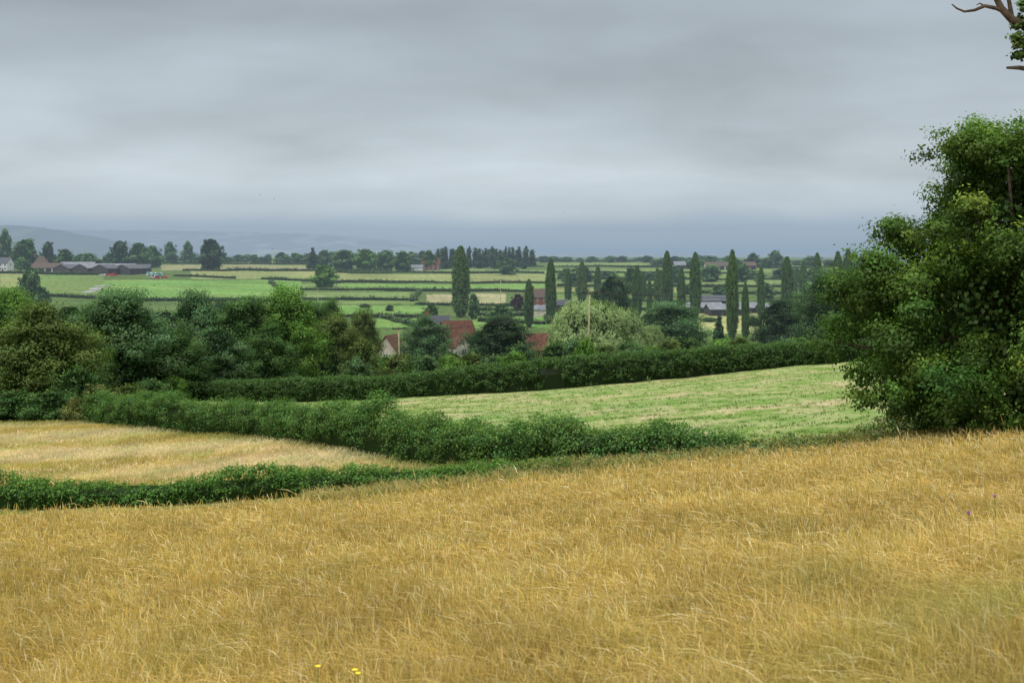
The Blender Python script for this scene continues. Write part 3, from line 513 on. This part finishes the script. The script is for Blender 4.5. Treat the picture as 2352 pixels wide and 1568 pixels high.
house(1237,555,6.5,6,6.8,10,20,BRICK,BTILE,'house','red brick house with brown roof among poplars',nwin=2,chim=1)
house(1240,525,7,5,3,4.6,5,CREAM,TIN,'outbuilding','low outbuilding with pale roof beside the brick house',nwin=0,chim=0)
house(989,985,14,8,5.4,9,8,BRICK,TILE,'house','red brick farmhouse on the far fields',nwin=4,chim=2)
house(953,975,12,6,2.8,4.6,4,WHITE,TIN,'outbuilding','white low outbuilding with grey roof',nwin=0,chim=0)
house(4,860,13,8,6,9.5,-10,WHITE,SLATE,'house','white rendered house with slate roof',nwin=4,chim=2)
house(95,880,10,8,5,10.2,15,BRICK,BTILE,'house','brick house with steep hipped brown roof',nwin=3,chim=1,hip=1)
house(110,850,20,8,3,6.0,-8,STONE,BTILE,'barn','long low stone barn with brown roof',cat='barn',nwin=0,chim=0,opens=True)
for i,(b,D,w,d,e,rg,rot,rf) in enumerate([(162,838,16,14,3.6,6.2,62,DTIN),(205,832,15,14,4,6.6,60,TIN),(245,828,13,13,4,6.4,66,DTIN),(300,836,16,14,3.8,6.2,62,DTIN),(180,858,22,12,4,6.6,5,TIN),(270,860,24,10,3.6,5.8,4,TIN),(325,850,12,10,4,6.2,10,DTIN)]):
    house(b,D,w,d,e,rg,rot,BOARD,rf,'barn','dark boarded farm shed with sheet roof','barn',nwin=0,chim=0,opens=True,group='sheds of the farmyard')
for i,(b,D,w,d,e,rg,rot,rf) in enumerate([(1610,545,17,12,2.6,4.6,6,TIN),(1665,530,15,12,2.4,4.4,4,TIN),(1720,540,12,12,2.6,4.6,-5,TIN),(1765,530,8,8,2.6,4.2,10,TIN),(1640,580,20,10,3.6,5.8,3,DTIN),(1290,560,7,6,3,5,10,DTIN)]):
    house(b,D,w,d,e,rg,rot,BOARD,rf,'barn','low farm shed with pale sheet roof','barn',nwin=0,chim=0,opens=True,group='sheds of the valley farm')
for b,D,w,rf,wl in [(1648,1000,20,BTILE,STONE),(1720,1020,10,BTILE,BRICK),(1560,1030,9,TIN,BOARD)]:
    house(b,D,w,8,3.4,6.2,5,wl,rf,'barn','farm building on the far rise with pitched roof','barn',nwin=0,chim=0,opens=True)
def bale(b,D,z0,mat,nm,lab,grp):
    x,y=at(b,D); V,Fc=tube([[-.62,0,.6],[-.55,0,.6],[.55,0,.6],[.62,0,.6]],[.45,.6,.6,.45],12)
    o=obj(nm,mesh_np(nm,V,Fc,None,[mat],None,True),label=lab,category='bale',group=grp); o.location=(x,y,gz(x,y)+z0)
for i in range(26):
    bale(338+(i%13)*2.9+rt.uniform(-.6,.6),815+rt.uniform(-4,6),1.15*(i//13),TEAL if i%4 else WHITE,'silage_bale','round silage bale in green wrap','silage bales stacked in the farmyard')
def car(b,D,mat,rot,lab,tall=1.5):
    x,y=at(b,D); o=obj('parked_vehicle',None,label=lab,category='car'); o.location=(x,y,gz(x,y)+.05); o.rotation_euler=(0,0,rot)
    pr=[(-2.1,.35),(-2.15,.8),(-1.4,.95),(-.8,tall),(1.1,tall),(1.8,.95),(2.15,.85),(2.1,.35)]; n_=len(pr)
    V=[(a,-.85,c) for a,c in pr]+[(a,.85,c) for a,c in pr]; Fc=[tuple(range(n_)),tuple(range(2*n_-1,n_-1,-1))]+[(i,i+n_,(i+1)%n_+n_,(i+1)%n_) for i in range(n_)]
    me=bpy.data.meshes.new('body');me.from_pydata(V,[],Fc);me.materials.append(mat);obj('body',me,o)
    obj('window',boxm('window',-.85,1.15,-.87,.87,1.0,tall-.12,GLASS),o)
    for wx in(-1.3,1.3):
        for wy in(-.85,.85):
            V,Fc=tube([[wx,wy-.1,.33],[wx,wy+.1,.33]],[.33,.33],12); obj('wheel',mesh_np('wheel',V,Fc,None,[TYRE]),o)
car(250,812,REDP,.2,'red car parked in the farmyard');car(262,806,REDP,.4,'red van parked in the farmyard',2.1);car(352,800,WHITE,-.2,'white van parked by the bales',2.1);car(360,790,REDP,.3,'red van parked by the bales',2.2);car(235,806,WHITE,.1,'white car parked in the farmyard');car(378,800,REDP,.1,'red car parked beside the bales')
Lr=[(196,dist_for(205,672)),(212,dist_for(212,668)),(222,dist_for(220,662)),(232,dist_for(230,657)),(250,dist_for(250,655))]
V=[]
for b,D in Lr:
    x,y=at(b,D)
    for s in(-3,3): V.append((x+s,y+s*.3,gz(x+s,y+s*.3)+.12))
me=bpy.data.meshes.new('road');me.from_pydata(V,[],[(2*i,2*i+1,2*i+3,2*i+2) for i in range(len(Lr)-1)]);me.materials.append(ASPH);obj('road',me,kind='structure',label='short stretch of pale farm lane',category='road')
# ------------------------------------------------------------ poles and wires
def pole(b,D,topv,tilt=0,arms=1,lab='wooden power pole with crossarm and insulators'):
    x,y=at(b,D);z=gz(x,y);H=(HOR-topv)/F*D-z; o=obj('utility_pole',None,label=lab,category='power pole',group='wooden power poles');o.location=(x,y,z);o.rotation_euler=(0,tilt,0)
    V,Fc=tube([[0,0,-1],[0,0,H*.5],[0,0,H]],[.16,.14,.11],10);obj('pole',mesh_np('pole',V,Fc,None,[WOOD],None,True),o)
    for a in range(arms):
        ca=obj('crossarm',boxm('crossarm',-1.1,1.1,-.2,-.06,H-.45-a*.9,H-.3-a*.9,IRON),o)
        for sx in(-1,0,1):
            V,Fc=tube([[sx,-.13,H-.3-a*.9],[sx,-.13,H-.15-a*.9],[sx,-.13,H-.05-a*.9]],[.05,.1,.05],8);obj('insulator',mesh_np('insulator',V,Fc,None,[IRON]),ca)
    return np.array([x+math.sin(tilt)*H,y,z+H-.1])
pA=pole(1348,196,668,.035);pB=pole(918,225,750,-.02);pC=pole(850,420,711,0);pD=pole(2600,170,600,0);pE=pole(730,500,662,0);pF=pole(626,1000,570,0);pG=pole(1150,640,640,0)
def wire(p,q,sag):
    for off in(-1,0,1):
        pts=[p+(q-p)*k/14+np.array([off,0,-sag*4*(k/14)*(1-k/14)]) for k in range(15)]
        V,Fc=tube(pts,[.018]*15,4);obj('power_line',mesh_np('power_line',V,Fc,None,[IRON]),label='thin sagging overhead power wire',category='wire',group='overhead power wires')
wire(pA,pB,2.2);wire(pA,pD,2.5);wire(pB,pC,2.5);wire(pC,pE,2)
for b,v,D in((597,448,170),(630,456,160),(1297,488,190)):
    V=np.array([[-.45,0,.12],[-.2,.08,.16],[0,.14,0],[0,-.12,0],[-.2,-.06,.14],[.45,0,.12],[.2,.08,.16],[.2,-.06,.14],[0,.3,-.02],[0,-.25,0],[.05,0,-.06],[-.05,0,-.06]])*.38
    me=bpy.data.meshes.new('bird');me.from_pydata(V.tolist(),[],[(0,1,4),(1,2,3,4),(5,7,6),(6,7,3,2),(2,10,3),(2,3,11),(2,8,10),(2,11,8),(3,10,9),(3,9,11)]);me.materials.append(IRON)
    o=obj('bird',me,label='small dark bird flying with spread wings',category='bird',group='birds in flight');x,y=at(b,D);o.location=(x,y,(HOR-v)/F*D);o.rotation_euler=(0,0,rt.uniform(0,6))
# ------------------------------------------------------------ world
w=bpy.data.worlds.new('World');scene.world=w;w.use_nodes=True;t=w.node_tree;t.nodes.clear();n=lambda k:t.nodes.new(k);l=t.links.new
tcn=n('ShaderNodeTexCoord');sep=n('ShaderNodeSeparateXYZ');l(tcn.outputs['Generated'],sep.inputs[0])
def mth(op,a,b=None,c=None):
    x=n('ShaderNodeMath');x.operation=op
    for i,v in enumerate((a,b,c)):
        if v is None: continue
        if isinstance(v,(int,float)): x.inputs[i].default_value=v
        else: l(v,x.inputs[i])
    return x.outputs[0]
zc=mth('MAXIMUM',sep.outputs[2],0); den=mth('ADD',zc,.24); px=mth('DIVIDE',sep.outputs[0],den);py=mth('DIVIDE',sep.outputs[1],den)
cmb=n('ShaderNodeCombineXYZ');l(px,cmb.inputs[0]);l(py,cmb.inputs[1])
def nz(sc,det,dist,off,rough=.5,rot=.2,sx=.8):
    mp=n('ShaderNodeMapping');mp.inputs['Location'].default_value=off;mp.inputs['Scale'].default_value=(sx,1,1);mp.inputs['Rotation'].default_value=(0,0,rot);l(cmb.outputs[0],mp.inputs['Vector'])
    x=n('ShaderNodeTexNoise');x.inputs['Scale'].default_value=sc;x.inputs['Detail'].default_value=det;x.inputs['Roughness'].default_value=rough;x.inputs['Distortion'].default_value=dist;l(mp.outputs[0],x.inputs['Vector']);return x.outputs[0]
n1=nz(1.5,5,.25,(3.1,1.7,0),.42);n2=nz(4.5,6,.3,(7,2,0),.5,.4)
nn=mth('ADD',mth('MULTIPLY',n1,.8),mth('MULTIPLY',n2,.2))
cf=mth('MULTIPLY_ADD',nn,1.15,.425)
base=n('ShaderNodeValToRGB');cr_=base.color_ramp;cr_.interpolation='EASE'
st=[(0,(.295,.40,.505)),(.018,(.355,.45,.55)),(.036,(.495,.575,.635)),(.06,(.54,.61,.66)),(.11,(.485,.555,.605)),(.16,(.43,.495,.545)),(.2,(.39,.45,.50)),(.35,(.88,.91,.95)),(1,(1.85,1.88,1.9))]
cr_.elements[0].position=0;cr_.elements[0].color=(*st[0][1],1);cr_.elements[1].position=1;cr_.elements[1].color=(*st[-1][1],1)
for p,c in st[1:-1]:
    e=cr_.elements.new(p);e.color=(*c,1)
n3=nz(1.2,4,.2,(1,5,0),.45,-.3,1.1)
wz=mth('MULTIPLY',mth('SUBTRACT',n3,.5),mth('MINIMUM',mth('MULTIPLY',zc,.9),.13))
l(mth('MAXIMUM',mth('ADD',zc,wz),0),base.inputs[0])
fade=mth('MINIMUM',mth('MULTIPLY',mth('MAXIMUM',mth('SUBTRACT',zc,.012),0),22),1)
mod=mth('ADD',mth('MULTIPLY',mth('SUBTRACT',cf,1),fade),1)
vm=n('ShaderNodeVectorMath');vm.operation='SCALE';l(base.outputs[0],vm.inputs[0]);l(mod,vm.inputs['Scale'])
sky=n('ShaderNodeTexSky');sky.sky_type='NISHITA';sky.sun_disc=False;sky.sun_elevation=math.radians(50);sky.sun_rotation=math.radians(215);sky.dust_density=3
sv=n('ShaderNodeVectorMath');sv.operation='SCALE';l(sky.outputs[0],sv.inputs[0]);sv.inputs['Scale'].default_value=.08
mixn=n('ShaderNodeMix');mixn.data_type='RGBA';mixn.inputs[0].default_value=.03;l(vm.outputs[0],mixn.inputs[6]);l(sv.outputs[0],mixn.inputs[7])
bg=n('ShaderNodeBackground');bg.inputs[1].default_value=1.0;l(mixn.outputs[2],bg.inputs[0]);ow=n('ShaderNodeOutputWorld');l(bg.outputs[0],ow.inputs[0])
sd=bpy.data.lights.new('sun','SUN');sd.energy=1.4;sd.angle=math.radians(25);sd.color=(1,.95,.86);so=link(bpy.data.objects.new('sun',sd))
el=math.radians(50);az=math.radians(215);dv=Vector((math.sin(az)*math.cos(el),math.cos(az)*math.cos(el),math.sin(el)));so.rotation_euler=dv.to_track_quat('Z','Y').to_euler()
# ------------------------------------------------------------ camera
cd=bpy.data.cameras.new('camera');cd.sensor_width=36;cd.lens=45;cd.shift_y=-(784-HOR)/2352;cd.clip_start=.1;cd.clip_end=60000
cd.dof.use_dof=True;cd.dof.focus_distance=60;cd.dof.aperture_fstop=4
co=link(bpy.data.objects.new('camera',cd));co.rotation_euler=(math.radians(90),0,0);scene.camera=co
scene.view_settings.view_transform='Standard';scene.view_settings.look='None';scene.view_settings.exposure=0
